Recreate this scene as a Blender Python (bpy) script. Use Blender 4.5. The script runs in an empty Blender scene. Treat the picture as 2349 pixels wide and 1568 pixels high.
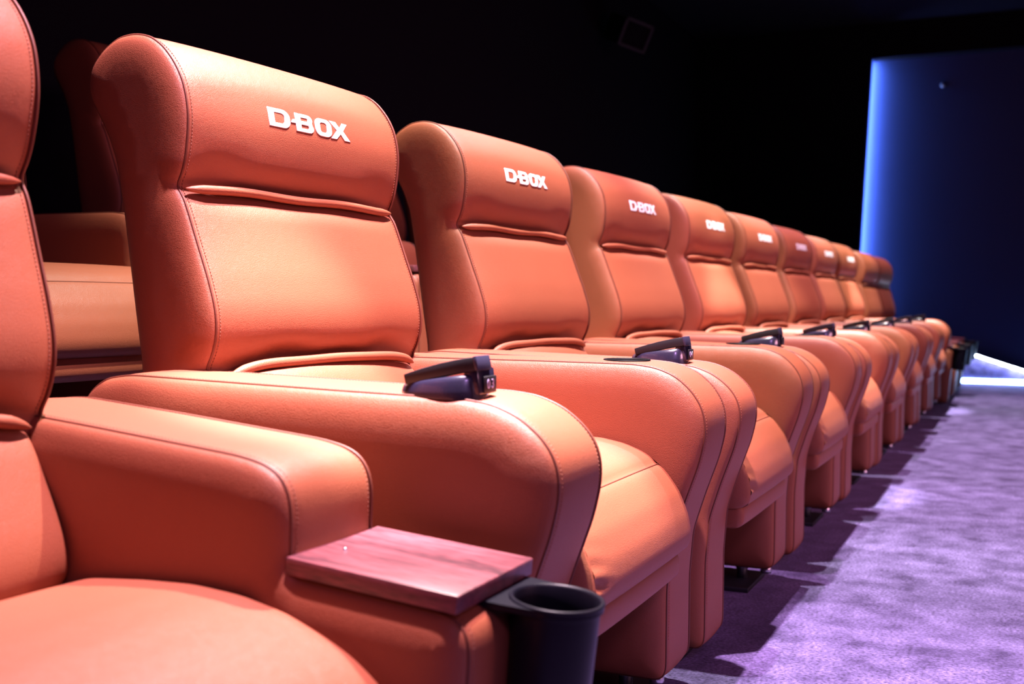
import bpy, bmesh, math, random
import numpy as np
from mathutils import Vector, Matrix
from mathutils.geometry import delaunay_2d_cdt

random.seed(4)
S = bpy.context.scene
C = S.collection

# ------------------------------------------------------------------ camera
cam_d = bpy.data.cameras.new('camera')
cam = bpy.data.objects.new('camera', cam_d)
C.objects.link(cam)
FW = Vector((0.90569225, 0.42239204, -0.03614587))
RT = Vector((0.42283397, -0.90619206, 0.00523254))
UP = Vector((0.03054491, 0.02002277, 0.99933283))
M = Matrix(((RT.x, UP.x, -FW.x, 0), (RT.y, UP.y, -FW.y, 0), (RT.z, UP.z, -FW.z, 0.71), (0, 0, 0, 1)))
cam.matrix_world = M
cam_d.sensor_width = 36.0
cam_d.lens = 36.0 * 2550 / 2349
cam_d.clip_start = 0.02
cam_d.dof.use_dof = True
cam_d.dof.focus_distance = 1.93
cam_d.dof.aperture_fstop = 4.2
S.camera = cam

# ------------------------------------------------------------------ world, lamps, exposure
w = bpy.data.worlds.new('world')
S.world = w
w.use_nodes = True
w.node_tree.nodes['Background'].inputs[0].default_value = (0.05, 0.02, 0.06, 1)
w.node_tree.nodes['Background'].inputs[1].default_value = 0.06
S.view_settings.view_transform = 'Standard'
S.view_settings.look = 'None'
S.view_settings.exposure = 0.0
S.view_settings.gamma = 1.0
S.view_settings.use_curve_mapping = False


def spot(name, loc, target, power, col, angle, blend=0.4, radius=0.05):
    d = bpy.data.lights.new(name, 'SPOT')
    d.energy = power
    d.color = col
    d.spot_size = math.radians(angle)
    d.spot_blend = blend
    d.shadow_soft_size = radius
    o = bpy.data.objects.new(name, d)
    C.objects.link(o)
    o.location = loc
    o.rotation_euler = (Vector(target) - Vector(loc)).to_track_quat('-Z', 'Y').to_euler()
    return o


def area(name, loc, target, power, col, sx, sy, spread=180):
    d = bpy.data.lights.new(name, 'AREA')
    d.shape = 'RECTANGLE'
    d.size = sx
    d.size_y = sy
    d.spread = math.radians(spread)
    d.energy = power
    d.color = col
    o = bpy.data.objects.new(name, d)
    C.objects.link(o)
    o.location = loc
    o.rotation_euler = (Vector(target) - Vector(loc)).to_track_quat('-Z', 'Y').to_euler()
    return o


WARM = (1.0, 0.94, 0.84)
PINK = (1.0, 0.65, 0.86)
ACCENT = (1.0, 0.90, 0.98)
# ceiling downlights over the front row: warm white and pink fittings in turn
for x, y, c, p, a in ((1.26, 0.56, PINK, 1450, 54), (2.15, 0.78, WARM, 980, 62), (3.1, 0.74, PINK, 780, 62), (4.6, 0.78, WARM, 1000, 66),
                      (6.0, 0.74, PINK, 620, 66), (7.75, 0.78, WARM, 1000, 66), (9.35, 0.80, PINK, 380, 44)):
    spot('ceiling_downlight', (x, y, 3.22), (x, y - 0.05, 0), p, c, a, 0.5, 0.03)
# narrow accent fittings over single seats
for x in (1.42, 4.28, 7.92):
    spot('ceiling_downlight', (x, 0.82, 3.22), (x, 0.80, 0), 2150, ACCENT, 18, 0.45, 0.03)
# weaker narrow fittings over the seats of the row behind
for x in (1.75, 2.65, 3.5):
    spot('ceiling_downlight', (x, 1.80, 3.22), (x, 1.72, 0.7), 26, PINK, 30, 0.9, 0.05)
# pinkish fill added on the screen side, no fitting behind it
area('fill_light', (3.8, -3.4, 1.5), (4.4, 0.7, 0.4), 29, (1.0, 0.42, 0.60), 5.0, 0.5, 80)
# unseen violet light added in the front ceiling corner for edge sheen
area('fill_light', (-1.6, -1.8, 3.0), (2.2, 0.8, 0.5), 4, (0.70, 0.36, 1.0), 0.6, 0.6, 60)

# ------------------------------------------------------------------ materials


def new_mat(name):
    m = bpy.data.materials.new(name)
    m.use_nodes = True
    nt = m.node_tree
    return m, nt, nt.nodes['Principled BSDF']


def N(nt, typ, **kw):
    n = nt.nodes.new(typ)
    for k, v in kw.items():
        setattr(n, k, v)
    return n


def leather(name, base, dark, rough=0.52, bump=0.35):
    m, nt, b = new_mat(name)
    L = nt.links.new
    tc = N(nt, 'ShaderNodeTexCoord')
    warp = N(nt, 'ShaderNodeTexNoise')
    warp.inputs['Scale'].default_value = 60
    warp.inputs['Detail'].default_value = 1
    add = N(nt, 'ShaderNodeMix', data_type='VECTOR')
    add.inputs['Factor'].default_value = 0.006
    L(tc.outputs['Object'], warp.inputs['Vector'])
    L(tc.outputs['Object'], add.inputs[4])
    L(warp.outputs['Color'], add.inputs[5])
    vo = N(nt, 'ShaderNodeTexVoronoi', feature='DISTANCE_TO_EDGE')
    vo.inputs['Scale'].default_value = 480
    L(add.outputs[1], vo.inputs['Vector'])
    ramp = N(nt, 'ShaderNodeMapRange')
    ramp.inputs['From Max'].default_value = 0.28
    L(vo.outputs['Distance'], ramp.inputs['Value'])
    no = N(nt, 'ShaderNodeTexNoise')
    no.inputs['Scale'].default_value = 9
    no.inputs['Detail'].default_value = 3
    L(tc.outputs['Object'], no.inputs['Vector'])
    bp = N(nt, 'ShaderNodeBump')
    bp.inputs['Strength'].default_value = bump
    bp.inputs['Distance'].default_value = 0.0006
    L(ramp.outputs['Result'], bp.inputs['Height'])
    bp2 = N(nt, 'ShaderNodeBump')
    bp2.inputs['Strength'].default_value = 0.02
    bp2.inputs['Distance'].default_value = 0.03
    L(no.outputs['Fac'], bp2.inputs['Height'])
    L(bp2.outputs['Normal'], bp.inputs['Normal'])
    L(bp.outputs['Normal'], b.inputs['Normal'])
    mix = N(nt, 'ShaderNodeMix', data_type='RGBA')
    mix.inputs[6].default_value = (*dark, 1)
    mix.inputs[7].default_value = (*base, 1)
    L(no.outputs['Fac'], mix.inputs['Factor'])
    L(mix.outputs[2], b.inputs['Base Color'])
    b.inputs['Roughness'].default_value = rough
    b.inputs['Specular IOR Level'].default_value = 0.45
    return m


def plain(name, col, rough=0.5, metal=0.0, spec=0.5, emit=None, strength=0.0, coat=0.0):
    m, nt, b = new_mat(name)
    b.inputs['Base Color'].default_value = (*col, 1)
    b.inputs['Roughness'].default_value = rough
    b.inputs['Metallic'].default_value = metal
    b.inputs['Specular IOR Level'].default_value = spec
    b.inputs['Coat Weight'].default_value = coat
    no = N(nt, 'ShaderNodeTexNoise')
    no.inputs['Scale'].default_value = 120
    mr = N(nt, 'ShaderNodeMapRange')
    mr.inputs['To Min'].default_value = max(0.02, rough - 0.04)
    mr.inputs['To Max'].default_value = rough + 0.04
    nt.links.new(no.outputs['Fac'], mr.inputs['Value'])
    nt.links.new(mr.outputs['Result'], b.inputs['Roughness'])
    if emit:
        b.inputs['Emission Color'].default_value = (*emit, 1)
        b.inputs['Emission Strength'].default_value = strength
    return m


LEATHER = leather('tan_leather', (0.285, 0.075, 0.034), (0.268, 0.069, 0.031))
PIPING = leather('piping_leather', (0.135, 0.030, 0.014), (0.128, 0.028, 0.013), 0.55, 0.1)
THREAD = plain('thread', (0.20, 0.055, 0.027), 0.7)
GLOSS = plain('gloss_black_plastic', (0.018, 0.014, 0.036), 0.28, spec=0.9, coat=0.6)  # black plastic, violet reflections put into its base colour
MATTE = plain('matte_black_plastic', (0.012, 0.009, 0.013), 0.45)
LIDLIT = plain('lid_front_violet_lit', (0.030, 0.026, 0.055), 0.4)  # violet light on the lid's front face, put into the colour
CUPMAT = plain('black_powder_coat', (0.005, 0.0045, 0.010), 0.42, spec=0.18)
STEEL = plain('steel', (0.55, 0.55, 0.6), 0.3, metal=1.0)
WELLM = plain('dark_well_plastic', (0.004, 0.004, 0.005), 0.6, spec=0.1)
BASEM = plain('black_steel', (0.012, 0.012, 0.016), 0.5)
EMBLEM = plain('polished_white_metal', (0.93, 0.93, 0.95), 0.32, metal=0.0, spec=0.9, coat=0.4)
DIGIT = plain('pale_print', (0.55, 0.50, 0.75), 0.5)
WALLM = plain('black_acoustic_fabric', (0.006, 0.005, 0.009), 0.9, spec=0.1)
BLUEWALL = plain('dark_painted_wall', (0.045, 0.065, 0.16), 0.8, spec=0.2)
CEILM = plain('dark_ceiling', (0.010, 0.010, 0.016), 0.9, spec=0.1)
RIM = plain('speaker_rim', (0.02, 0.017, 0.028), 0.7)
LEDBLUE = plain('blue_led_diffuser', (0.2, 0.25, 0.5), 0.4, emit=(0.20, 0.34, 1.0), strength=170.0)
LEDWHITE = plain('white_led_lamp', (0.6, 0.7, 0.9), 0.4, emit=(0.55, 0.72, 1.0), strength=110.0)
LEDSTEP = plain('step_led_diffuser', (0.6, 0.7, 0.9), 0.4, emit=(0.30, 0.52, 1.0), strength=24.0)


def carpet_mat():
    m, nt, b = new_mat('violet_carpet')
    L = nt.links.new
    tc = N(nt, 'ShaderNodeTexCoord')
    n1 = N(nt, 'ShaderNodeTexNoise')
    n1.inputs['Scale'].default_value = 9.0
    n1.inputs['Detail'].default_value = 4
    n1.inputs['Roughness'].default_value = 0.6
    n2 = N(nt, 'ShaderNodeTexNoise')
    n2.inputs['Scale'].default_value = 140
    n2.inputs['Detail'].default_value = 3
    n3 = N(nt, 'ShaderNodeTexVoronoi')
    n3.inputs['Scale'].default_value = 350
    for n in (n1, n2, n3):
        L(tc.outputs['Object'], n.inputs['Vector'])
    r1 = N(nt, 'ShaderNodeValToRGB')
    r1.color_ramp.elements[0].position = 0.33
    r1.color_ramp.elements[0].color = (0.028, 0.021, 0.062, 1)
    r1.color_ramp.elements[1].position = 0.66
    r1.color_ramp.elements[1].color = (0.118, 0.093, 0.222, 1)
    L(n1.outputs['Fac'], r1.inputs['Fac'])
    r2 = N(nt, 'ShaderNodeMapRange')
    r2.inputs['From Min'].default_value = 0.25
    r2.inputs['From Max'].default_value = 0.75
    r2.inputs['To Min'].default_value = 0.20
    r2.inputs['To Max'].default_value = 1.75
    L(n2.outputs['Fac'], r2.inputs['Value'])
    mul = N(nt, 'ShaderNodeVectorMath', operation='SCALE')
    L(r1.outputs['Color'], mul.inputs[0])
    L(r2.outputs['Result'], mul.inputs['Scale'])
    L(mul.outputs['Vector'], b.inputs['Base Color'])
    bp = N(nt, 'ShaderNodeBump')
    bp.inputs['Strength'].default_value = 0.6
    bp.inputs['Distance'].default_value = 0.004
    L(n2.outputs['Fac'], bp.inputs['Height'])
    L(bp.outputs['Normal'], b.inputs['Normal'])
    b.inputs['Roughness'].default_value = 0.95
    b.inputs['Specular IOR Level'].default_value = 0.1
    b.inputs['Sheen Weight'].default_value = 0.25
    b.inputs['Sheen Tint'].default_value = (0.6, 0.45, 0.9, 1)
    return m


CARPET = carpet_mat()


def wood_mat():
    m, nt, b = new_mat('walnut')
    L = nt.links.new
    tc = N(nt, 'ShaderNodeTexCoord')
    mp = N(nt, 'ShaderNodeMapping')
    mp.inputs['Scale'].default_value = (1.0, 0.11, 1.0)
    L(tc.outputs['Object'], mp.inputs['Vector'])
    n1 = N(nt, 'ShaderNodeTexNoise')
    n1.inputs['Scale'].default_value = 55
    n1.inputs['Detail'].default_value = 5
    n1.inputs['Distortion'].default_value = 0.8
    L(mp.outputs['Vector'], n1.inputs['Vector'])
    n2 = N(nt, 'ShaderNodeTexNoise')
    n2.inputs['Scale'].default_value = 420
    n2.inputs['Detail'].default_value = 2
    L(mp.outputs['Vector'], n2.inputs['Vector'])
    r = N(nt, 'ShaderNodeValToRGB')
    r.color_ramp.elements[0].position = 0.32
    r.color_ramp.elements[0].color = (0.032, 0.009, 0.016, 1)
    r.color_ramp.elements[1].position = 0.68
    r.color_ramp.elements[1].color = (0.26, 0.072, 0.085, 1)
    mx = N(nt, 'ShaderNodeMix', data_type='FLOAT')
    mx.inputs[0].default_value = 0.5
    L(n1.outputs['Fac'], mx.inputs[2])
    L(n2.outputs['Fac'], mx.inputs[3])
    L(mx.outputs[0], r.inputs['Fac'])
    L(r.outputs['Color'], b.inputs['Base Color'])
    b.inputs['Roughness'].default_value = 0.38
    bp = N(nt, 'ShaderNodeBump')
    bp.inputs['Strength'].default_value = 0.15
    bp.inputs['Distance'].default_value = 0.001
    L(n2.outputs['Fac'], bp.inputs['Height'])
    L(bp.outputs['Normal'], b.inputs['Normal'])
    return m


WOOD = wood_mat()

# ------------------------------------------------------------------ mesh helpers


class Buf:
    def __init__(self):
        self.v = []
        self.f = []

    def add(self, verts, faces):
        o = len(self.v)
        self.v += [tuple(map(float, p)) for p in verts]
        self.f += [tuple(i + o for i in f) for f in faces]

    def mesh(self, name, mat, smooth=True, weld=0.0):
        me = bpy.data.meshes.new(name)
        me.from_pydata(self.v, [], self.f)
        if weld:
            bm = bmesh.new()
            bm.from_mesh(me)
            bmesh.ops.remove_doubles(bm, verts=bm.verts[:], dist=weld)
            bmesh.ops.recalc_face_normals(bm, faces=bm.faces[:])
            bm.to_mesh(me)
            bm.free()
        me.materials.append(mat)
        if smooth:
            me.polygons.foreach_set('use_smooth', [True] * len(me.polygons))
        me.update()
        return me


def ob(name, me, parent=None, kind=None):
    o = bpy.data.objects.new(name, me)
    C.objects.link(o)
    if parent:
        o.parent = parent
    if kind:
        o['kind'] = kind
    return o


def box_buf(x0, x1, y0, y1, z0, z1, buf=None):
    b = buf or Buf()
    v = [(x, y, z) for x in (x0, x1) for y in (y0, y1) for z in (z0, z1)]
    b.add(v, [(0, 1, 3, 2), (4, 6, 7, 5), (0, 4, 5, 1), (2, 3, 7, 6), (0, 2, 6, 4), (1, 5, 7, 3)])
    return b


def bev(me, width, seg=2, smooth=True, angle=None):
    bm = bmesh.new()
    bm.from_mesh(me)
    bmesh.ops.recalc_face_normals(bm, faces=bm.faces[:])
    ed = [e for e in bm.edges if len(e.link_faces) == 2 and e.calc_face_angle() > (angle or 0.4)]
    bmesh.ops.bevel(bm, geom=ed, offset=width, segments=seg, affect='EDGES', profile=0.5)
    bm.to_mesh(me)
    bm.free()
    if smooth:
        me.polygons.foreach_set('use_smooth', [True] * len(me.polygons))
        try:
            me.set_sharp_from_angle(angle=math.radians(40))
        except Exception:
            pass
    me.update()
    return me


def boxm(name, mat, x0, x1, y0, y1, z0, z1, b=0.003):
    me = box_buf(x0, x1, y0, y1, z0, z1).mesh(name, mat, False)
    return bev(me, b) if b else me


def resample(pts, ds, closed=True, smooth=6):
    p = np.array(pts, float)
    if closed:
        p = np.vstack([p, p[:1]])
    seg = np.linalg.norm(np.diff(p, axis=0), axis=1)
    s = np.concatenate([[0], np.cumsum(seg)])
    n = max(8, int(round(s[-1] / ds)))
    t = np.linspace(0, s[-1], n, endpoint=not closed)
    q = np.stack([np.interp(t, s, p[:, k]) for k in range(p.shape[1])], 1)
    for _ in range(smooth):
        if closed:
            q = 0.5 * q + 0.25 * (np.roll(q, 1, 0) + np.roll(q, -1, 0))
        else:
            q[1:-1] = 0.5 * q[1:-1] + 0.25 * (q[2:] + q[:-2])
    return q


def ccw(q):
    a = np.sum(q[:, 0] * np.roll(q[:, 1], -1) - np.roll(q[:, 0], -1) * q[:, 1])
    return q if a > 0 else q[::-1].copy()


def normals2(q):
    d = np.roll(q, -1, 0) - np.roll(q, 1, 0)
    d /= np.linalg.norm(d, axis=1)[:, None] + 1e-12
    return np.stack([d[:, 1], -d[:, 0]], 1)


def dist_inside(pts, q):
    a = q[None]
    b = np.roll(q, -1, 0)[None]
    p = pts[:, None]
    ab = b - a
    t = np.clip(np.sum((p - a) * ab, 2) / (np.sum(ab * ab, 2) + 1e-15), 0, 1)
    d = np.min(np.linalg.norm(p - (a + ab * t[..., None]), axis=2), 1)
    y, z = pts[:, 0][:, None], pts[:, 1][:, None]
    cond = (a[..., 1] > z) != (b[..., 1] > z)
    xi = a[..., 0] + (z - a[..., 1]) * ab[..., 0] / (ab[..., 1] + 1e-15)
    ins = (np.sum(cond & (y < xi), 1) % 2) == 1
    return d, ins


def panel2d(q, R, grid=0.018):
    """triangulated inside of outline q with distances to the outline"""
    nn = normals2(q)
    pts = [q]
    for f in (0.04, 0.12, 0.25, 0.42, 0.65, 1.0):
        off = R * f
        c = q - nn * off
        if f > 0.3:
            c = c[::2]
        d, ins = dist_inside(c, q)
        pts.append(c[(d > 0.9 * off) & ins])
    lo, hi = q.min(0), q.max(0)
    gy, gz = np.meshgrid(np.arange(lo[0], hi[0], grid), np.arange(lo[1], hi[1], grid))
    g = np.stack([gy.ravel(), gz.ravel()], 1)
    d, ins = dist_inside(g, q)
    pts.append(g[ins & (d > R + 0.5 * grid)])
    allp = np.vstack(pts)
    n = len(q)
    vs, _, fs, *_ = delaunay_2d_cdt([Vector(p) for p in allp], [], [list(range(n))], 1, 1e-6)
    v = np.array([(a.x, a.y) for a in vs])
    d, _ = dist_inside(v, q)
    return v, [tuple(f) for f in fs], d


def slab(outline, xa, xb, e=0.012, R=0.03, crown=lambda y, z, ny, nz: 0.006, nx=14, ds=0.008, smooth=6,
         dent=None, edge=0.0025):
    """padded upholstery block: band swept across x between two bulging side panels"""
    q = ccw(resample(outline, ds, True, smooth))
    nn = normals2(q)
    n = len(q)
    b = Buf()
    ca, cb = xa + e, xb - e
    cr = np.array([crown(q[i, 0], q[i, 1], nn[i, 0], nn[i, 1]) for i in range(n)])
    ts = 0.5 - 0.5 * np.cos(np.linspace(0, math.pi, nx + 1))
    ts = 0.5 * ts + 0.5 * np.linspace(0, 1, nx + 1)
    verts = []
    for t in ts:
        u = 2 * t - 1
        k = 1 - abs(u) ** 2.6
        roll = -edge * max(0.0, (abs(u) - 0.9) / 0.1) ** 2
        off = cr * k + roll
        x = ca + (cb - ca) * t
        p = q + nn * off[:, None]
        for i in range(n):
            y, z = p[i]
            if dent:
                dd = dent(x, y, z, nn[i, 0])
                y -= nn[i, 0] * dd
                z -= nn[i, 1] * dd
            verts.append((x, y, z))
    faces = []
    for j in range(nx):
        for i in range(n):
            i2 = (i + 1) % n
            faces.append((j * n + i, j * n + i2, (j + 1) * n + i2, (j + 1) * n + i))
    b.add(verts, faces)
    v2, f2, d = panel2d(q, R)
    dn = np.clip(d / R, 0, 1)
    h = np.sqrt(np.clip(1 - (1 - dn) ** 2, 0, 1)) * e - np.where(d < 1e-6, 0.0, 0)
    b.add([(cb + h[i], v2[i, 0], v2[i, 1]) for i in range(len(v2))], f2)
    b.add([(ca - h[i], v2[i, 0], v2[i, 1]) for i in range(len(v2))], [f[::-1] for f in f2])
    return b, q, nn, ca, cb, cr


def tube(buf, path, r, k=6, closed=False, taper=0):
    P = [Vector(p) for p in path]
    n = len(P)
    vs = []
    prev = None
    for i in range(n):
        if closed:
            t = P[(i + 1) % n] - P[i - 1]
        else:
            t = P[min(i + 1, n - 1)] - P[max(i - 1, 0)]
        t.normalize()
        if prev is None:
            a = Vector((1, 0, 0)) if abs(t.x) < 0.9 else Vector((0, 0, 1))
            a = (a - t * a.dot(t)).normalized()
        else:
            a = (prev - t * prev.dot(t)).normalized()
        prev = a
        c = t.cross(a)
        rr = r
        if taper:
            m = min(i, n - 1 - i) / taper
            rr = r * (math.sqrt(min(1, m + 0.04)) if m < 1 else 1)
        for j in range(k):
            g = 2 * math.pi * j / k
            vs.append(P[i] + (a * math.cos(g) + c * math.sin(g)) * rr)
    fs = []
    for i in range(n if closed else n - 1):
        i2 = (i + 1) % n
        for j in range(k):
            j2 = (j + 1) % k
            fs.append((i * k + j, i * k + j2, i2 * k + j2, i2 * k + j))
    if not closed:
        fs += [tuple(range(k))[::-1], tuple((n - 1) * k + j for j in range(k))]
    buf.add(vs, fs)


def lathe(buf, prof, cx, cy, k=40):
    """prof: (r, z) list"""
    n = len(prof)
    vs = []
    for r, z in prof:
        for j in range(k):
            g = 2 * math.pi * j / k
            vs.append((cx + r * math.cos(g), cy + r * math.sin(g), z))
    fs = []
    for i in range(n - 1):
        for j in range(k):
            j2 = (j + 1) % k
            fs.append((i * k + j, i * k + j2, (i + 1) * k + j2, (i + 1) * k + j))
    buf.add(vs, fs)


def stitch_run(buf, q, nn, cr, x, u, sel, r=0.0005, L=0.0032, gap=0.0052, edge=0.0025):
    """little stitches along the outline at x, lying on the band"""
    k = 1 - abs(u) ** 2.6
    roll = -edge * max(0.0, (abs(u) - 0.9) / 0.1) ** 2
    p = q + nn * ((cr * k + roll + 0.0004)[:, None])
    n = len(p)
    run = 0.0
    for i in range(n):
        i2 = (i + 1) % n
        a, b2 = p[i], p[i2]
        d = b2 - a
        l = float(np.linalg.norm(d))
        s = -run % gap
        while s < l:
            c = a + d * (s / l)
            if sel(c[0], c[1]):
                t = d / l
                m = nn[i]
                e0, e1 = c - t * L / 2, c + t * L / 2
                vs = []
                for e in (e0, e1):
                    for dx, dm in ((-r, 0), (0, r * 1.2), (r, 0), (0, -r)):
                        vs.append((x + dx, e[0] + m[0] * dm, e[1] + m[1] * dm))
                buf.add(vs, [(0, 1, 5, 4), (1, 2, 6, 5), (2, 3, 7, 6), (3, 0, 4, 7), (3, 2, 1, 0), (4, 5, 6, 7)])
            s += gap
        run += l


# ------------------------------------------------------------------ the setting


def struct(name, me):
    o = ob(name, me)
    o['kind'] = 'structure'
    return o


X0, X1, Y0, Y1, ZC = -3.2, 10.9, -6.0, 3.0, 3.28
struct('floor', boxm('floor', CARPET, X0, X1, Y0, 1.47, -0.1, 0, 0))
struct('platform', boxm('platform', CARPET, X0, X1, 1.47, Y1, -0.1, 0.31, 0.006))
struct('ceiling', boxm('ceiling', CEILM, X0, X1, Y0, Y1, ZC, ZC + 0.1, 0))
struct('wall_back', boxm('wall_back', WALLM, X0, X1, Y1, Y1 + 0.1, -0.1, ZC, 0))
struct('wall_left', boxm('wall_left', WALLM, X0 - 0.1, X0, Y0, Y1, -0.1, ZC, 0))
struct('wall_front', boxm('wall_front', WALLM, X0, X1, Y0 - 0.1, Y0, -0.1, ZC, 0))
struct('wall_right', boxm('wall_right', BLUEWALL, X1, X1 + 0.1, Y0, Y1, -0.1, ZC, 0))
# dark acoustic panel standing proud of the end wall, with a slightly raked edge, and the bulkhead above the alcove
b = Buf()
ya, yb, yc = 1.51, 1.375, 1.36
v = []
for x in (X1 - 0.17, X1 - 0.06):
    v += [(x, ya, 0), (x, Y1, 0), (x, Y1, ZC), (x, yc, ZC), (x, yb, 2.96)]
b.add(v, [(0, 1, 2, 3, 4), (9, 8, 7, 6, 5), (0, 4, 9, 5), (4, 3, 8, 9), (3, 2, 7, 8), (2, 1, 6, 7), (1, 0, 5, 6)])
struct('trim_1', b.mesh('trim', WALLM, False))
struct('trim_2', boxm('trim', WALLM, X1 - 0.14, X1, Y0, 1.37, 2.965, ZC, 0))
# skirting that follows the aisle steps on the end wall
b = Buf()
v = []
for x in (X1 - 0.06, X1):
    v += [(x, 1.35, 0), (x, 1.35, 0.545), (x, -0.35, 0.0), ]
b.add(v, [(0, 1, 2), (5, 4, 3), (0, 2, 5, 3), (1, 4, 5, 2), (0, 3, 4, 1)])
struct('trim_3', b.mesh('trim', CARPET, False))


# ------------------------------------------------------------------ seat pieces (local frame: x across, y back, z up)

BACK = [(1.10, 0.42), (1.088, 0.50), (1.092, 0.585), (1.100, 0.607), (1.088, 0.622), (1.078, 0.654), (1.077, 0.68), (1.081, 0.705),
        (1.094, 0.745), (1.112, 0.79), (1.129, 0.834), (1.143, 0.868), (1.158, 0.882), (1.146, 0.897), (1.138, 0.922),
        (1.133, 0.955), (1.131, 0.985), (1.134, 1.01), (1.142, 1.04), (1.158, 1.068), (1.181, 1.094), (1.208, 1.112),
        (1.24, 1.119), (1.275, 1.117), (1.308, 1.101), (1.334, 1.077), (1.342, 1.05), (1.336, 1.026), (1.315, 0.995),
        (1.297, 0.965), (1.280, 0.924), (1.265, 0.845), (1.253, 0.767), (1.241, 0.689), (1.229, 0.616), (1.22, 0.5),
        (1.20, 0.42)]


def back_crown(y, z, ny, nz):
    if ny > 0.35 or z < 0.6:
        return 0.0
    a = min(abs(z - 0.885), abs(z - 0.607))
    k = min(1.0, a / 0.05)
    k = k * k * (3 - 2 * k)
    top = 1.0 if z < 1.05 else max(0.0, 1 - (z - 1.05) / 0.07)
    return 0.013 * k * (0.25 + 0.75 * top)


def back_dent(x, y, z, ny):
    if ny > -0.2:
        return 0
    d = 0.0
    for cx, cz, a, sx, sz in ((-0.12, 0.628, 0.010, 0.05, 0.016), (0.15, 0.630, 0.011, 0.045, 0.018), (0.03, 0.622, 0.005, 0.05, 0.012),
                              (-0.21, 0.915, 0.005, 0.04, 0.02), (0.2, 0.92, 0.004, 0.04, 0.02)):
        d += a * math.exp(-((x - cx) / sx) ** 2 - ((z - cz) / sz) ** 2)
    return d


bb, bq, bnn, bca, bcb, bcr = slab(BACK, -0.298, 0.286, 0.016, 0.045, back_crown, 22, 0.0075, 3, back_dent)


def yawed(me, deg=-3.5):
    """the backs stand turned a little towards the aisle"""
    me.transform(Matrix.Translation((0, 1.2, 0)) @ Matrix.Rotation(math.radians(deg), 4, 'Z') @ Matrix.Translation((0, -1.2, 0)))
    return me


ME_BACK = yawed(bb.mesh('backrest', LEATHER))


def piping_mesh(q, nn, x, r=0.0030, sel=None, out=0.0004):
    b = Buf()
    p = q + nn * out
    if sel is None:
        tube(b, [(x, a, c) for a, c in p], r, 6, True)
    else:
        idx = [i for i in range(len(p)) if sel(p[i, 0], p[i, 1])]
        # rotate so the run is contiguous
        n = len(p)
        start = next(i for i in idx if (i - 1) % n not in idx)
        run = []
        i = start
        s = set(idx)
        while i in s and len(run) < n:
            run.append(i)
            i = (i + 1) % n
        tube(b, [(x, p[i, 0], p[i, 1]) for i in run], r, 6, False)
    return b.mesh('piping', PIPING)


ME_BPIPE = [yawed(piping_mesh(bq, bnn, x, 0.0022, None, -0.0005)) for x in (bca - 0.001, bcb + 0.001)]
b = Buf()
for x, u in ((bca + 0.0072, -0.97), (bcb - 0.0072, 0.97)):
    stitch_run(b, bq, bnn, bcr, x, u, lambda y, z: z > 0.6 and y < 1.25)
ME_BSTITCH = yawed(b.mesh('stitching', THREAD))


def welt(xw, y, z, sag, r, wob=0.0, seed=0):
    rn = random.Random(seed)
    ph = rn.random() * 6
    b = Buf()
    path = []
    for i in range(49):
        u = -1 + 2 * i / 48
        path.append((u * xw - 0.008, y - 0.006 * (1 - u ** 4) + wob * 0.5 * math.sin(9 * u + ph), z - sag * abs(u) ** 5 + wob * math.sin(7 * u + ph * 2)))
    tube(b, path, r, 10, False, 3)
    return b.mesh('welt', LEATHER)


ME_WELT_UP = yawed(welt(0.270, 1.1425, 0.8815, 0.002, 0.0072, 0.0014, 2))
ME_WELT_LOW = yawed(welt(0.250, 1.077, 0.613, 0.020, 0.0080, 0.0008, 5))

LOW = [(1.086, 0.602), (1.066, 0.592), (1.048, 0.568), (1.032, 0.54), (1.014, 0.51), (0.997, 0.48), (0.986, 0.45), (0.986, 0.425),
       (1.02, 0.40), (1.10, 0.40), (1.12, 0.50), (1.112, 0.592)]
lb, *_ = slab(LOW, -0.246, 0.246, 0.022, 0.04, lambda y, z, ny, nz: 0.010 if ny < 0 else 0, 12, 0.01, 3, edge=0.0)
ME_LOW = lb.mesh('lower_cushion', LEATHER, True, 0.0002)

CUSH = [(0.985, 0.425), (0.95, 0.440), (0.87, 0.455), (0.80, 0.467), (0.74, 0.473), (0.68, 0.474), (0.635, 0.466), (0.60, 0.453), (0.582, 0.441),
        (0.578, 0.436), (0.57, 0.432), (0.555, 0.416), (0.536, 0.390), (0.520, 0.352), (0.514, 0.318), (0.519, 0.295), (0.54, 0.283),
        (0.62, 0.278), (0.8, 0.27), (0.98, 0.28), (1.0, 0.35)]


def cush_dent(x, y, z, ny):
    d = 0.0022 * math.exp(-((y - 0.577) / 0.006) ** 2) if z > 0.4 else 0.0
    # gathered folds low on one side of the front
    if z < 0.42 and ny < -0.3:
        d += 0.0026 * math.sin((z + 0.25 * x) * 6.283 / 0.027) * math.exp(-((x + 0.215) / 0.030) ** 2 - ((z - 0.325) / 0.045) ** 2)
    return d


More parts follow.
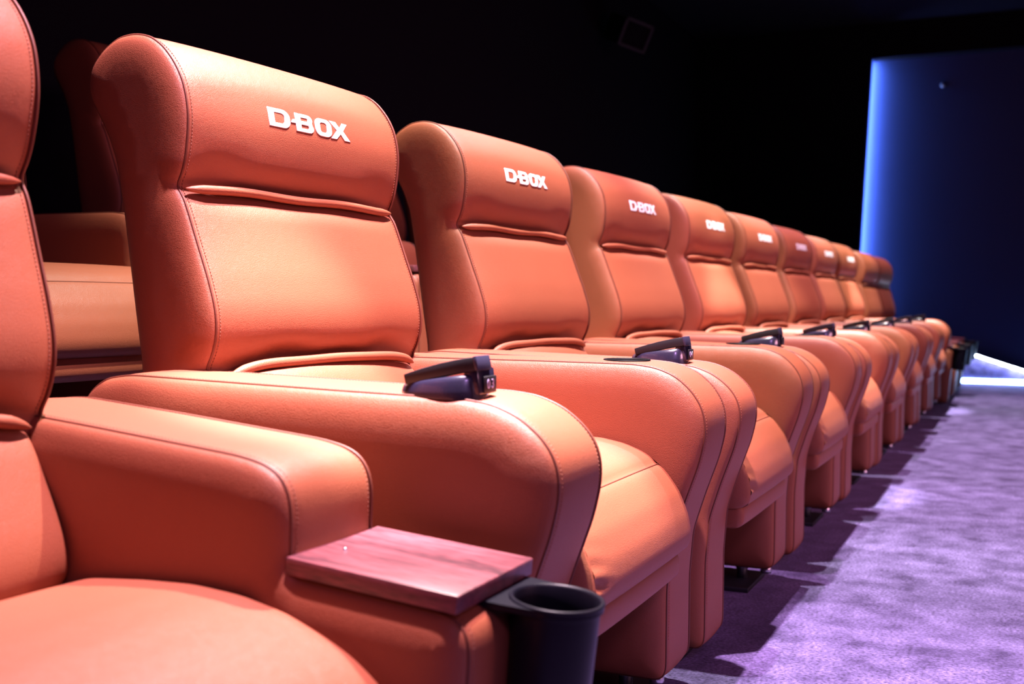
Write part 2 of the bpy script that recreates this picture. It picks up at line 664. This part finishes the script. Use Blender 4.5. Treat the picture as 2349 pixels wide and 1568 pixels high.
cb_, cq, cnn, cca, ccb, ccr = slab(CUSH, -0.247, 0.247, 0.020, 0.05, lambda y, z, ny, nz: 0.002 if (nz > 0.1 or ny < -0.3) else 0.0,
                                   18, 0.006, 3, cush_dent, 0.0)
ME_CUSH = cb_.mesh('seat_cushion', LEATHER, True, 0.0002)
CUSH_B = [(0.985, 0.425), (0.95, 0.440), (0.87, 0.454), (0.80, 0.463), (0.74, 0.464), (0.68, 0.457), (0.635, 0.444), (0.60, 0.431),
          (0.568, 0.412), (0.540, 0.386), (0.520, 0.352), (0.512, 0.318), (0.517, 0.295), (0.54, 0.283),
          (0.62, 0.278), (0.8, 0.27), (0.98, 0.28), (1.0, 0.35)]
c2, *_ = slab(CUSH_B, -0.245, 0.245, 0.022, 0.06, lambda y, z, ny, nz: 0.003 if (nz > 0.1 or ny < -0.3) else 0.0, 18, 0.008, 3, None, 0.0)
ME_CUSH_B = c2.mesh('seat_cushion', LEATHER, True, 0.0002)
b = Buf()
i0 = min(range(len(cq)), key=lambda i: abs(cq[i, 0] - 0.577) + (0 if cq[i, 1] > 0.4 else 9))
path = []
for i in range(31):
    u = -1 + 2 * i / 30
    k = 1 - abs(u) ** 2.6
    p = cq[i0] + cnn[i0] * (ccr[i0] * k - 0.0018)
    path.append((cca + (ccb - cca) * (u + 1) / 2, p[0], p[1]))
tube(b, path, 0.0016, 6)
ME_CSEAM = b.mesh('seam', PIPING)

RAIL = [(0.536, 0.290), (0.529, 0.278), (0.531, 0.250), (0.545, 0.241), (0.62, 0.238), (0.95, 0.238), (0.95, 0.29), (0.62, 0.295)]
rb, *_ = slab(RAIL, -0.230, 0.222, 0.012, 0.018, lambda y, z, ny, nz: 0.002, 10, 0.006, 2, edge=0.0)
ME_RAIL = rb.mesh('front_rail', LEATHER, True, 0.0002)

ARM_REAR = [(1.16, 0.603), (1.205, 0.597), (1.234, 0.580), (1.256, 0.55), (1.270, 0.48), (1.272, 0.3)]
ARM_A = [(0.568, 0.054), (0.564, 0.070), (0.564, 0.21), (0.557, 0.294), (0.536, 0.36), (0.510, 0.432), (0.500, 0.475), (0.4995, 0.505),
         (0.506, 0.532), (0.523, 0.558), (0.552, 0.583), (0.588, 0.597), (0.63, 0.602), (0.8, 0.603), (1.0, 0.603)] + ARM_REAR + \
        [(1.270, 0.08), (1.25, 0.052), (0.9, 0.050), (0.578, 0.050)]
ARM_B = [(0.492, 0.092), (0.486, 0.11), (0.485, 0.3), (0.484, 0.44), (0.487, 0.466), (0.498, 0.479), (0.515, 0.482), (0.68, 0.482),
         (0.699, 0.484), (0.703, 0.495), (0.705, 0.545), (0.709, 0.568), (0.722, 0.588), (0.744, 0.597), (0.78, 0.601),
         (1.0, 0.603)] + ARM_REAR + [(1.270, 0.11), (1.255, 0.092), (0.9, 0.09), (0.51, 0.09)]

AX = {'in': 0.246, 'out': 0.430}


def arm(outline, side, e=0.022, R=0.06):
    xa, xb = ((0.232, 0.416) if outline is ARM_A else (0.240, 0.436))
    if side < 0:
        xa, xb = -xb, -xa
    if outline is ARM_A and side < 0:
        outline = [(y, z - 0.011 * min(1, max(0, (1.16 - y) / 0.45)) * min(1, max(0, (z - 0.5) / 0.08)) - 0.016 * min(1, max(0, (0.3 - z) / 0.22))) for y, z in outline]
    ab, q, nn, ca, cb, cr = slab(outline, xa, xb, e, R, lambda y, z, ny, nz: 0.003 if (nz > 0.2 or ny < -0.2) else 0.0, 12, 0.0075, 4)
    me = ab.mesh('armrest', LEATHER)
    pipes = [piping_mesh(q, nn, x, 0.0021, None, -0.0006) for x in (ca - 0.001, cb + 0.001)]
    b = Buf()
    for x, u in ((ca + 0.008, -0.93), (cb - 0.008, 0.93)):
        stitch_run(b, q, nn, cr, x, u, lambda y, z: z > 0.12 and y < 1.2 and (y < 0.72 or z > 0.5))
    st = b.mesh('stitching', THREAD)
    return me, pipes, st


ARMS = {('A', s): arm(ARM_A, s) for s in (-1, 1)}
ARMS.update({('B', s): arm(ARM_B, s, e=0.020, R=0.05) for s in (-1, 1)})

# cup well sunk in the top of the plain armrest: cut the hole, line it
HX, HY, HR = 0.322, 0.665, 0.040


def cut_hole(me):
    o = ob('cutter_target', me)
    b = Buf()
    lathe(b, [(0.0001, 0.53), (HR, 0.53), (HR, 0.66), (0.0001, 0.66)], HX, HY, 40)
    c = ob('cutter', b.mesh('cutter', MATTE, False))
    for m_ in (me, c.data):
        bm = bmesh.new()
        bm.from_mesh(m_)
        bmesh.ops.remove_doubles(bm, verts=bm.verts[:], dist=1e-5)
        bmesh.ops.recalc_face_normals(bm, faces=bm.faces[:])
        bm.to_mesh(m_)
        bm.free()
    md = o.modifiers.new('b', 'BOOLEAN')
    md.operation = 'DIFFERENCE'
    md.object = c
    md.solver = 'EXACT'
    dg = bpy.context.evaluated_depsgraph_get()
    out = bpy.data.meshes.new_from_object(o.evaluated_get(dg))
    bpy.data.objects.remove(o)
    bpy.data.objects.remove(c)
    while len(out.materials) > 1:
        out.materials.pop()
    try:
        out.set_sharp_from_angle(angle=math.radians(50))
    except Exception:
        pass
    return out


me_, p_, s_ = ARMS[('A', 1)]
me_holed = cut_hole(me_.copy())
if len(me_holed.polygons) > 500:
    ARMS[('A', 1)] = (me_holed, p_, s_)
b = Buf()
lathe(b, [(HR + 0.003, 0.605), (HR + 0.0025, 0.6072), (HR - 0.001, 0.6072), (HR - 0.002, 0.604), (HR - 0.003, 0.54), (0.0002, 0.537)], HX, HY, 40)
ME_WELL = b.mesh('cup_well', WELLM)

# control unit on the armrest
CXU = -0.366


def prism(name, mat, outline, xa, xb, bv=0.002):
    q = np.array(outline, float)
    n = len(q)
    b = Buf()
    b.add([(xa, *p) for p in q] + [(xb, *p) for p in q],
          [tuple(range(n)), tuple(range(2 * n - 1, n - 1, -1))] + [(i, (i + 1) % n, n + (i + 1) % n, n + i) for i in range(n)])
    return bev(b.mesh(name, mat, False), bv)


b = Buf()
nk = 48
rings = []
for sc, hz in ((1.0, -0.2), (1.0, 0.12), (0.985, 0.26), (0.96, 0.45), (0.92, 0.70), (0.87, 0.88), (0.80, 0.97), (0.70, 1.0), (0.02, 1.0)):
    ring = []
    for j in range(nk):
        g = 2 * math.pi * j / nk
        cg, sg = math.cos(g), math.sin(g)
        ry = math.copysign(abs(cg) ** 0.8, cg)
        rx = math.copysign(abs(sg) ** 0.8, sg)
        y = 0.669 + 0.058 * ry * (0.5 + 0.5 * sc)
        x = CXU - 0.002 + 0.033 * rx * sc * (1 - 0.2 * ry)
        t = (0.722 - y) / 0.110
        ring.append((x, y, 0.5955 + hz * (0.0125 + 0.0165 * t)))
    rings.append(ring)
b.add([p for r_ in rings for p in r_],
      [(i * nk + j, i * nk + (j + 1) % nk, (i + 1) * nk + (j + 1) % nk, (i + 1) * nk + j) for i in range(len(rings) - 1) for j in range(nk)])
ME_CTRL = b.mesh('control_unit', GLOSS)
ME_CFRONT = prism('front_block', GLOSS, [(0.632, 0.596), (0.632, 0.626), (0.6125, 0.630), (0.6085, 0.597)], CXU - 0.021, CXU + 0.027, 0.003)
ME_LID = prism('lid', MATTE, [(0.712, 0.6065), (0.715, 0.6195), (0.69, 0.6275), (0.665, 0.6345), (0.640, 0.6400), (0.6165, 0.6440), (0.6125, 0.6275), (0.66, 0.6185)],
               CXU - 0.025, CXU + 0.012, 0.0015)
ME_LIDFRONT = prism('lid_lit_front', LIDLIT, [(0.6170, 0.6405), (0.6170, 0.6445), (0.6125, 0.6455), (0.6100, 0.6360), (0.6085, 0.6275), (0.6130, 0.6270)], CXU - 0.0255,
                  CXU + 0.0125, 0.001)  # the lid's own front face, split off to carry the violet-lit tone
ME_NUMPLATE = boxm('number_plate', MATTE, CXU - 0.012, CXU + 0.022, 0.6068, 0.6088, 0.5985, 0.6195, 0.0008)


def text_mesh(txt, size, mat, ext=0.0003):
    cu = bpy.data.curves.new('text', 'FONT')
    cu.body = txt
    cu.size = size
    cu.extrude = ext
    cu.align_x = 'CENTER'
    cu.align_y = 'CENTER'
    o = ob('text', cu)
    dg = bpy.context.evaluated_depsgraph_get()
    me = bpy.data.meshes.new_from_object(o.evaluated_get(dg))
    bpy.data.objects.remove(o)
    me.materials.clear()
    me.materials.append(mat)
    return me


ME_DIG = {c: text_mesh(c, 0.0165, DIGIT) for c in '034'}

# --- emblem letters (outer outline, holes) in a 2D frame, unit: letter height 1


def arc(cx, cy, rx, ry, a0, a1, n=8):
    return [(cx + rx * math.cos(math.radians(a0 + (a1 - a0) * i / n)), cy + ry * math.sin(math.radians(a0 + (a1 - a0) * i / n))) for i in range(n + 1)]


def rrect(x0, y0, x1, y1, rl, rr):
    p = []
    p += arc(x1 - rr, y0 + rr, rr, rr, -90, 0) if rr else [(x1, y0)]
    p += arc(x1 - rr, y1 - rr, rr, rr, 0, 90) if rr else [(x1, y1)]
    p += arc(x0 + rl, y1 - rl, rl, rl, 90, 180) if rl else [(x0, y1)]
    p += arc(x0 + rl, y0 + rl, rl, rl, 180, 270) if rl else [(x0, y0)]
    return p


LETTERS = [
    [rrect(0, 0, 1.18, 1, 0, 0.38), rrect(0.33, 0.24, 0.86, 0.76, 0.0, 0.16)],
    [[(1.20, 0.40), (1.36, 0.62), (1.52, 0.62), (1.52, 0.40)]],
    [[(1.50, 0)] + arc(2.28, 0.26, 0.28, 0.26, -90, 40) + arc(2.24, 0.74, 0.28, 0.26, -35, 90) + [(1.50, 1)],
     rrect(1.82, 0.62, 2.22, 0.78, 0, 0.07), rrect(1.82, 0.22, 2.26, 0.40, 0, 0.07)],
    [rrect(2.66, 0, 3.70, 1, 0.36, 0.36), rrect(2.98, 0.24, 3.38, 0.76, 0.13, 0.13)],
    [[(3.58, 0), (3.98, 0), (4.26, 0.32), (4.50, 0), (4.92, 0), (4.46, 0.54), (4.82, 1), (4.46, 1), (4.24, 0.70), (4.02, 1), (3.60, 1), (4.04, 0.53)]],
]


def letter_mesh(loops):
    cu = bpy.data.curves.new('l', 'CURVE')
    cu.dimensions = '2D'
    cu.fill_mode = 'BOTH'
    s = 0.0315
    sx = 0.0444
    cu.extrude = 0.0009
    cu.bevel_depth = 0.0006
    cu.offset = -0.0009
    cu.bevel_resolution = 1
    for lp in loops:
        sp = cu.splines.new('POLY')
        sp.points.add(len(lp) - 1)
        for i, (a, c) in enumerate(lp):
            sp.points[i].co = ((a - 2.46) * sx, (c - 0.5) * s, 0, 1)
        sp.use_cyclic_u = True
    o = ob('l', cu)
    dg = bpy.context.evaluated_depsgraph_get()
    me = bpy.data.meshes.new_from_object(o.evaluated_get(dg))
    bpy.data.objects.remove(o)
    me.materials.clear()
    me.materials.append(EMBLEM)
    # bend the letters to the pillow: local x across, local y -> z, local z -> -y
    for v in me.vertices:
        x, yy, zz = v.co
        zc = 1.010 + yy
        u = x / 0.25
        base = np.interp(zc, [0.985, 1.01, 1.04], [1.131, 1.134, 1.142]) - 0.013 * (1 - abs(u) ** 2.6)
        v.co = (x - 0.006, base - zz + 0.0002, zc)
    me.flip_normals()
    yawed(me)
    me.update()
    return me


ME_LETTERS = [letter_mesh(l) for l in LETTERS]

# --- tray and cup holder of the armrests of the plain recliners


def mirror(me):
    m2 = me.copy()
    for v in m2.vertices:
        v.co.x = -v.co.x
    m2.flip_normals()
    return m2


ME_TRAY = boxm('tray', WOOD, 0.250, 0.432, 0.498, 0.7035, 0.4865, 0.506, 0.0022)
b = Buf()
lathe(b, [(0.0002, 0.5085), (0.0020, 0.508), (0.0026, 0.5058)], 0.315, 0.672, 12)
ME_STUD = b.mesh('stud', STEEL)
b = Buf()
UX, UY, UR, UZ = 0.366, 0.440, 0.0455, 0.487
lathe(b, [(0.0002, UZ - 0.155), (0.040, UZ - 0.155), (0.0425, UZ - 0.15), (0.0468, UZ - 0.012), (0.0475, UZ - 0.004), (0.0505, UZ - 0.002),
          (0.0510, UZ), (0.0500, UZ + 0.002), (0.0470, UZ + 0.002), (0.0452, UZ - 0.001), (0.0440, UZ - 0.02), (0.040, UZ - 0.145), (0.0002, UZ - 0.147)],
      UX, UY, 48)
ME_CUP = b.mesh('cup_holder', CUPMAT)
# flange plate: hull of the rim and a wider mount under the tray
hull = []
K = 48
for j in range(K):
    g = 2 * math.pi * j / K
    c, s = math.cos(g), math.sin(g)
    r = 0.0505
    if s > 0:
        ylim = 0.072
        # straight flanks running out to the mount
        xr = 0.0505 + 0.008 * s
        r = max(r, min(ylim / s, xr / max(abs(c), 1e-4)))
    hull.append((UX + r * c, UY + r * s))
inn = [(UX + 0.0465 * math.cos(2 * math.pi * j / K), UY + 0.0465 * math.sin(2 * math.pi * j / K)) for j in range(K)]
b = Buf()
v = [(x, y, UZ - 0.0005) for x, y in inn] + [(x, y, UZ - 0.0005) for x, y in hull] + [(x, y, UZ - 0.007) for x, y in hull] + [(x, y, UZ - 0.007) for x, y in inn]
f = []
for a in range(3):
    for j in range(K):
        j2 = (j + 1) % K
        f.append((a * K + j, (a + 1) * K + j, (a + 1) * K + j2, a * K + j2))
b.add(v, f)
ME_FLANGE = b.mesh('flange', CUPMAT, False)
TB = {1: (ME_TRAY, ME_STUD, ME_CUP, ME_FLANGE), -1: tuple(mirror(m) for m in (ME_TRAY, ME_STUD, ME_CUP, ME_FLANGE))}

# --- supports
ME_MOTION = boxm('motion_base', BASEM, -0.16, 0.16, 0.80, 1.18, 0.10, 0.236, 0.01)
ME_PLATE = {s: boxm('base_plate', BASEM, *(sorted((s * 0.19, s * 0.385))), 0.614, 1.18, 0.0, 0.012, 0.002) for s in (-1, 1)}


def post(x, y, z0, z1, r=0.017):
    b = Buf()
    m = (z0 + z1) / 2
    lathe(b, [(0.0002, z0), (r * 0.8, z0), (r * 0.8, m - 0.004), (r, m), (r, z1), (0.0002, z1)], x, y, 20)
    return b.mesh('support_post', STEEL)


ME_POST = [post(s * 0.302, y, 0.011, 0.060, 0.016) for s in (-1, 1) for y in (0.655, 1.12)]
ME_POSTB = [post(s * 0.325, y, z, 0.1) for s in (-1, 1) for y, z in ((0.62, 0.073), (1.15, 0.026))]
b = Buf()
ME_GLIDE = []
for s in (-1, 1):
    b = Buf()
    lathe(b, [(0.0002, 0.034), (0.013, 0.034), (0.014, 0.038), (0.012, 0.056), (0.0002, 0.056)], s * 0.282, 0.590, 20)
    ME_GLIDE.append(b.mesh('glide', STEEL))


def seat_root(x, y, z, tilt, label, group):
    r = bpy.data.objects.new('cinema_recliner', None)
    C.objects.link(r)
    r.empty_display_size = 0.1
    # pivot at (0, 1.1, 0.5) in the seat's own frame
    Mx = Matrix.Translation((x, y, z)) @ Matrix.Translation((0, 1.1, 0.5)) @ Matrix.Rotation(tilt, 4, 'X') @ Matrix.Translation((0, -1.1, -0.5))
    r.matrix_world = Mx
    r['label'] = label
    r['category'] = 'cinema seat'
    r['group'] = group
    return r


def build_seat(x, y, z, tilt, kind, label, group, emblem=False, number=None):
    r = seat_root(x, y, z, tilt, label, group)
    bk = ob('backrest', ME_BACK, r)
    for m_ in ME_BPIPE:
        ob('piping', m_, bk)
    ob('welt', ME_WELT_UP, bk)
    ob('stitching', ME_BSTITCH, bk, 'stuff')
    if emblem:
        for m_ in ME_LETTERS:
            ob('emblem_letter', m_, bk)
    lc = ob('lower_cushion', ME_LOW, r)
    ob('welt', ME_WELT_LOW, lc)
    smooth_seat = kind == 'B' and tilt > 0
    cu = ob('seat_cushion', ME_CUSH_B if smooth_seat else ME_CUSH, r)
    if not smooth_seat:
        ob('seam', ME_CSEAM, cu)
    ob('front_rail', ME_RAIL, r)
    for s in (-1, 1):
        me, pipes, st = ARMS[(kind, s)]
        a = ob('armrest', me, r)
        for m_ in pipes:
            ob('piping', m_, a)
        ob('stitching', st, a, 'stuff')
        if kind == 'A' and s == 1:
            ob('cup_well', ME_WELL, a)
        if kind == 'B':
            t, sd, cp, fl = TB[s]
            tr = ob('tray', t, r)
            ob('stud', sd, tr)
            ch = ob('cup_holder', cp, r)
            ob('flange', fl, ch)
    if kind == 'A':
        ct = ob('control_unit', ME_CTRL, r)
        ob('front_block', ME_CFRONT, ct)
        ob('lid', ME_LID, ct)
        ob('lid_lit_front', ME_LIDFRONT, ct)
        ob('number_plate', ME_NUMPLATE, ct)
        ct.location.z = -0.0015
        if number:
            for i, c in enumerate(number):
                d = ob('digit', ME_DIG[c], ct)
                d.rotation_euler = (math.pi / 2, 0, 0)
                d.location = (CXU + 0.005 + (-0.0058 + 0.0116 * i), 0.6065, 0.609)
        ob('motion_base', ME_MOTION, r)
        for s in (-1, 1):
            ob('base_plate', ME_PLATE[s], r)
        for m_ in ME_POST:
            ob('support_post', m_, r)
        for m_ in ME_GLIDE:
            ob('glide', m_, r)
    else:
        for m_ in ME_POSTB:
            ob('support_post', m_, r)
    return r


G = 'recliners of the front row'
TILT = math.radians(5.0)
FIRST, PITCH = 1.60, 0.90
labels = {
    -1: 'tan recliner cropped by the picture edge, wooden tray and black cup holder on its arm',
    0: 'large tan leather recliner whose black arm unit is numbered 03, first with a white emblem',
    1: 'tan recliner beside the 03 seat, its arm unit numbered 04',
    2: 'third emblem-bearing tan recliner counted from the 03 seat, pinkish light on its headrest',
    3: 'fourth emblem-bearing tan recliner counted from the 03 seat, brightly lit back',
    4: 'fifth emblem-bearing tan recliner counted from the 03 seat',
    5: 'sixth emblem-bearing tan recliner counted from the 03 seat, dim back',
    6: 'seventh emblem-bearing tan recliner counted from the 03 seat',
    7: 'last tan recliner with a white emblem, before the plain pair at the row end',
    8: 'plain tan recliner without emblem, last but one of the front row',
    9: 'plain tan recliner without emblem, last of the front row, by the blue wall',
}
for n in range(-1, 10):
    xx = FIRST + PITCH * n
    if n in (-1, 8, 9):
        build_seat(xx, 0, -0.03, TILT, 'B', labels[n], G)
    else:
        build_seat(xx, 0, 0, 0, 'A', labels[n], G, True, {0: '03', 1: '04'}.get(n))

G2 = 'recliners of the raised row behind'
lab2 = ['shadowed recliner of the raised row, behind the cropped front seat',
        'shadowed recliner of the raised row, its cushion seen past the 03 seat back',
        'dim recliner of the raised row, its back showing just behind the 03 headrest',
        'dim recliner of the raised row, glimpsed between the 03 and 04 seats',
        'dark recliner of the raised row, mostly hidden behind the 04 seat',
        ]
for k in range(5):
    build_seat(0.78 + 0.9 * k, 1.14, 0.31, 0, 'B', lab2[k], G2)

# ------------------------------------------------------------------ lights and fittings on the end wall, speaker
def tag(o, label, cat, group=None):
    o['label'] = label
    o['category'] = cat
    if group:
        o['group'] = group
    return o


# vertical blue strip in the corner of the alcove
b = Buf()
v = []
for z, yy in ((0.05, 1.508), (2.95, 1.377)):
    v += [(X1 - 0.056, yy + 0.014, z), (X1 - 0.038, yy + 0.014, z), (X1 - 0.038, yy + 0.026, z), (X1 - 0.056, yy + 0.026, z)]
b.add(v, [(3, 2, 1, 0), (4, 5, 6, 7), (0, 1, 5, 4), (1, 2, 6, 5), (2, 3, 7, 6), (3, 0, 4, 7)])
st = tag(ob('led_strip', b.mesh('led_strip', LEDBLUE, False)), 'tall vertical blue glowing light strip on the end wall', 'light strip')

# sloping strip on the skirting of the aisle steps
r = bpy.data.objects.new('led_strip', None)
C.objects.link(r)
tag(r, 'sloping white light strip of small lamps along the aisle steps', 'light strip')
slope = (0.545 - 0.0) / 1.70


def on_slope(y):
    return 0.0 + (y + 0.35) * slope


b = Buf()
v = []
for y in (1.3, -0.1):
    z = on_slope(y)
    for x, dz in ((X1 - 0.110, 0.004), (X1 - 0.02, 0.004), (X1 - 0.02, 0.012), (X1 - 0.110, 0.012)):
        v.append((x, y, z + dz))
b.add(v, [(0, 1, 2, 3), (7, 6, 5, 4), (0, 4, 5, 1), (1, 5, 6, 2), (2, 6, 7, 3), (3, 7, 4, 0)])
ob('channel', b.mesh('channel', BASEM, False), r)
b = Buf()
nl = 64
for i in range(nl):
    y = 1.28 - 1.37 * i / (nl - 1)
    z = on_slope(y)
    box_buf(X1 - 0.108, X1 - 0.093, y - 0.008, y + 0.008, z - 0.012, z + 0.003, b)
ob('lamps', b.mesh('lamps', LEDWHITE, False), r, 'stuff')

# low strip where the end wall meets the carpet
tag(ob('led_strip', boxm('led_strip', LEDSTEP, X1 - 0.085, X1 - 0.061, -1.5, 1.3, 0.002, 0.036, 0.004)),
    'pale horizontal light strip low at the foot of the end wall', 'light strip')

# small fitting high on the end wall
b = Buf()
lathe(b, [(0.0002, 0.035), (0.012, 0.033), (0.022, 0.02), (0.024, 0.0)], 0, 0, 16)
s = tag(ob('wall_sensor', b.mesh('wall_sensor', STEEL)), 'tiny pale dome sensor high on the blue end wall', 'sensor')
s.matrix_world = Matrix.Translation((X1 - 0.001, 0.765, 2.70)) @ Matrix.Rotation(-math.pi / 2, 4, 'Y')

# speaker on the back wall
r = bpy.data.objects.new('wall_speaker', None)
C.objects.link(r)
tag(r, 'dim boxy wall speaker high in the dark behind the seats', 'speaker')
ob('cabinet', boxm('cabinet', WALLM, -0.12, 0.12, -0.02, 0.24, -0.10, 0.10, 0.01), r)
b = Buf()
for a in ((-0.125, 0.125, 0.085, 0.105), (-0.125, 0.125, -0.105, -0.085), (-0.125, -0.105, -0.105, 0.105), (0.105, 0.125, -0.105, 0.105)):
    box_buf(a[0], a[1], -0.035, -0.018, a[2], a[3], b)
ob('front_rim', b.mesh('front_rim', RIM, False), r)
ob('bracket', boxm('bracket', WALLM, -0.02, 0.02, 0.2, 0.34, 0.02, 0.06, 0.004), r)
r.matrix_world = Matrix.Translation((7.95, 2.72, 2.70)) @ Matrix.Rotation(math.radians(-40), 4, 'Z') @ Matrix.Rotation(math.radians(22), 4, 'X') @ Matrix.Rotation(math.radians(12), 4, 'Y')
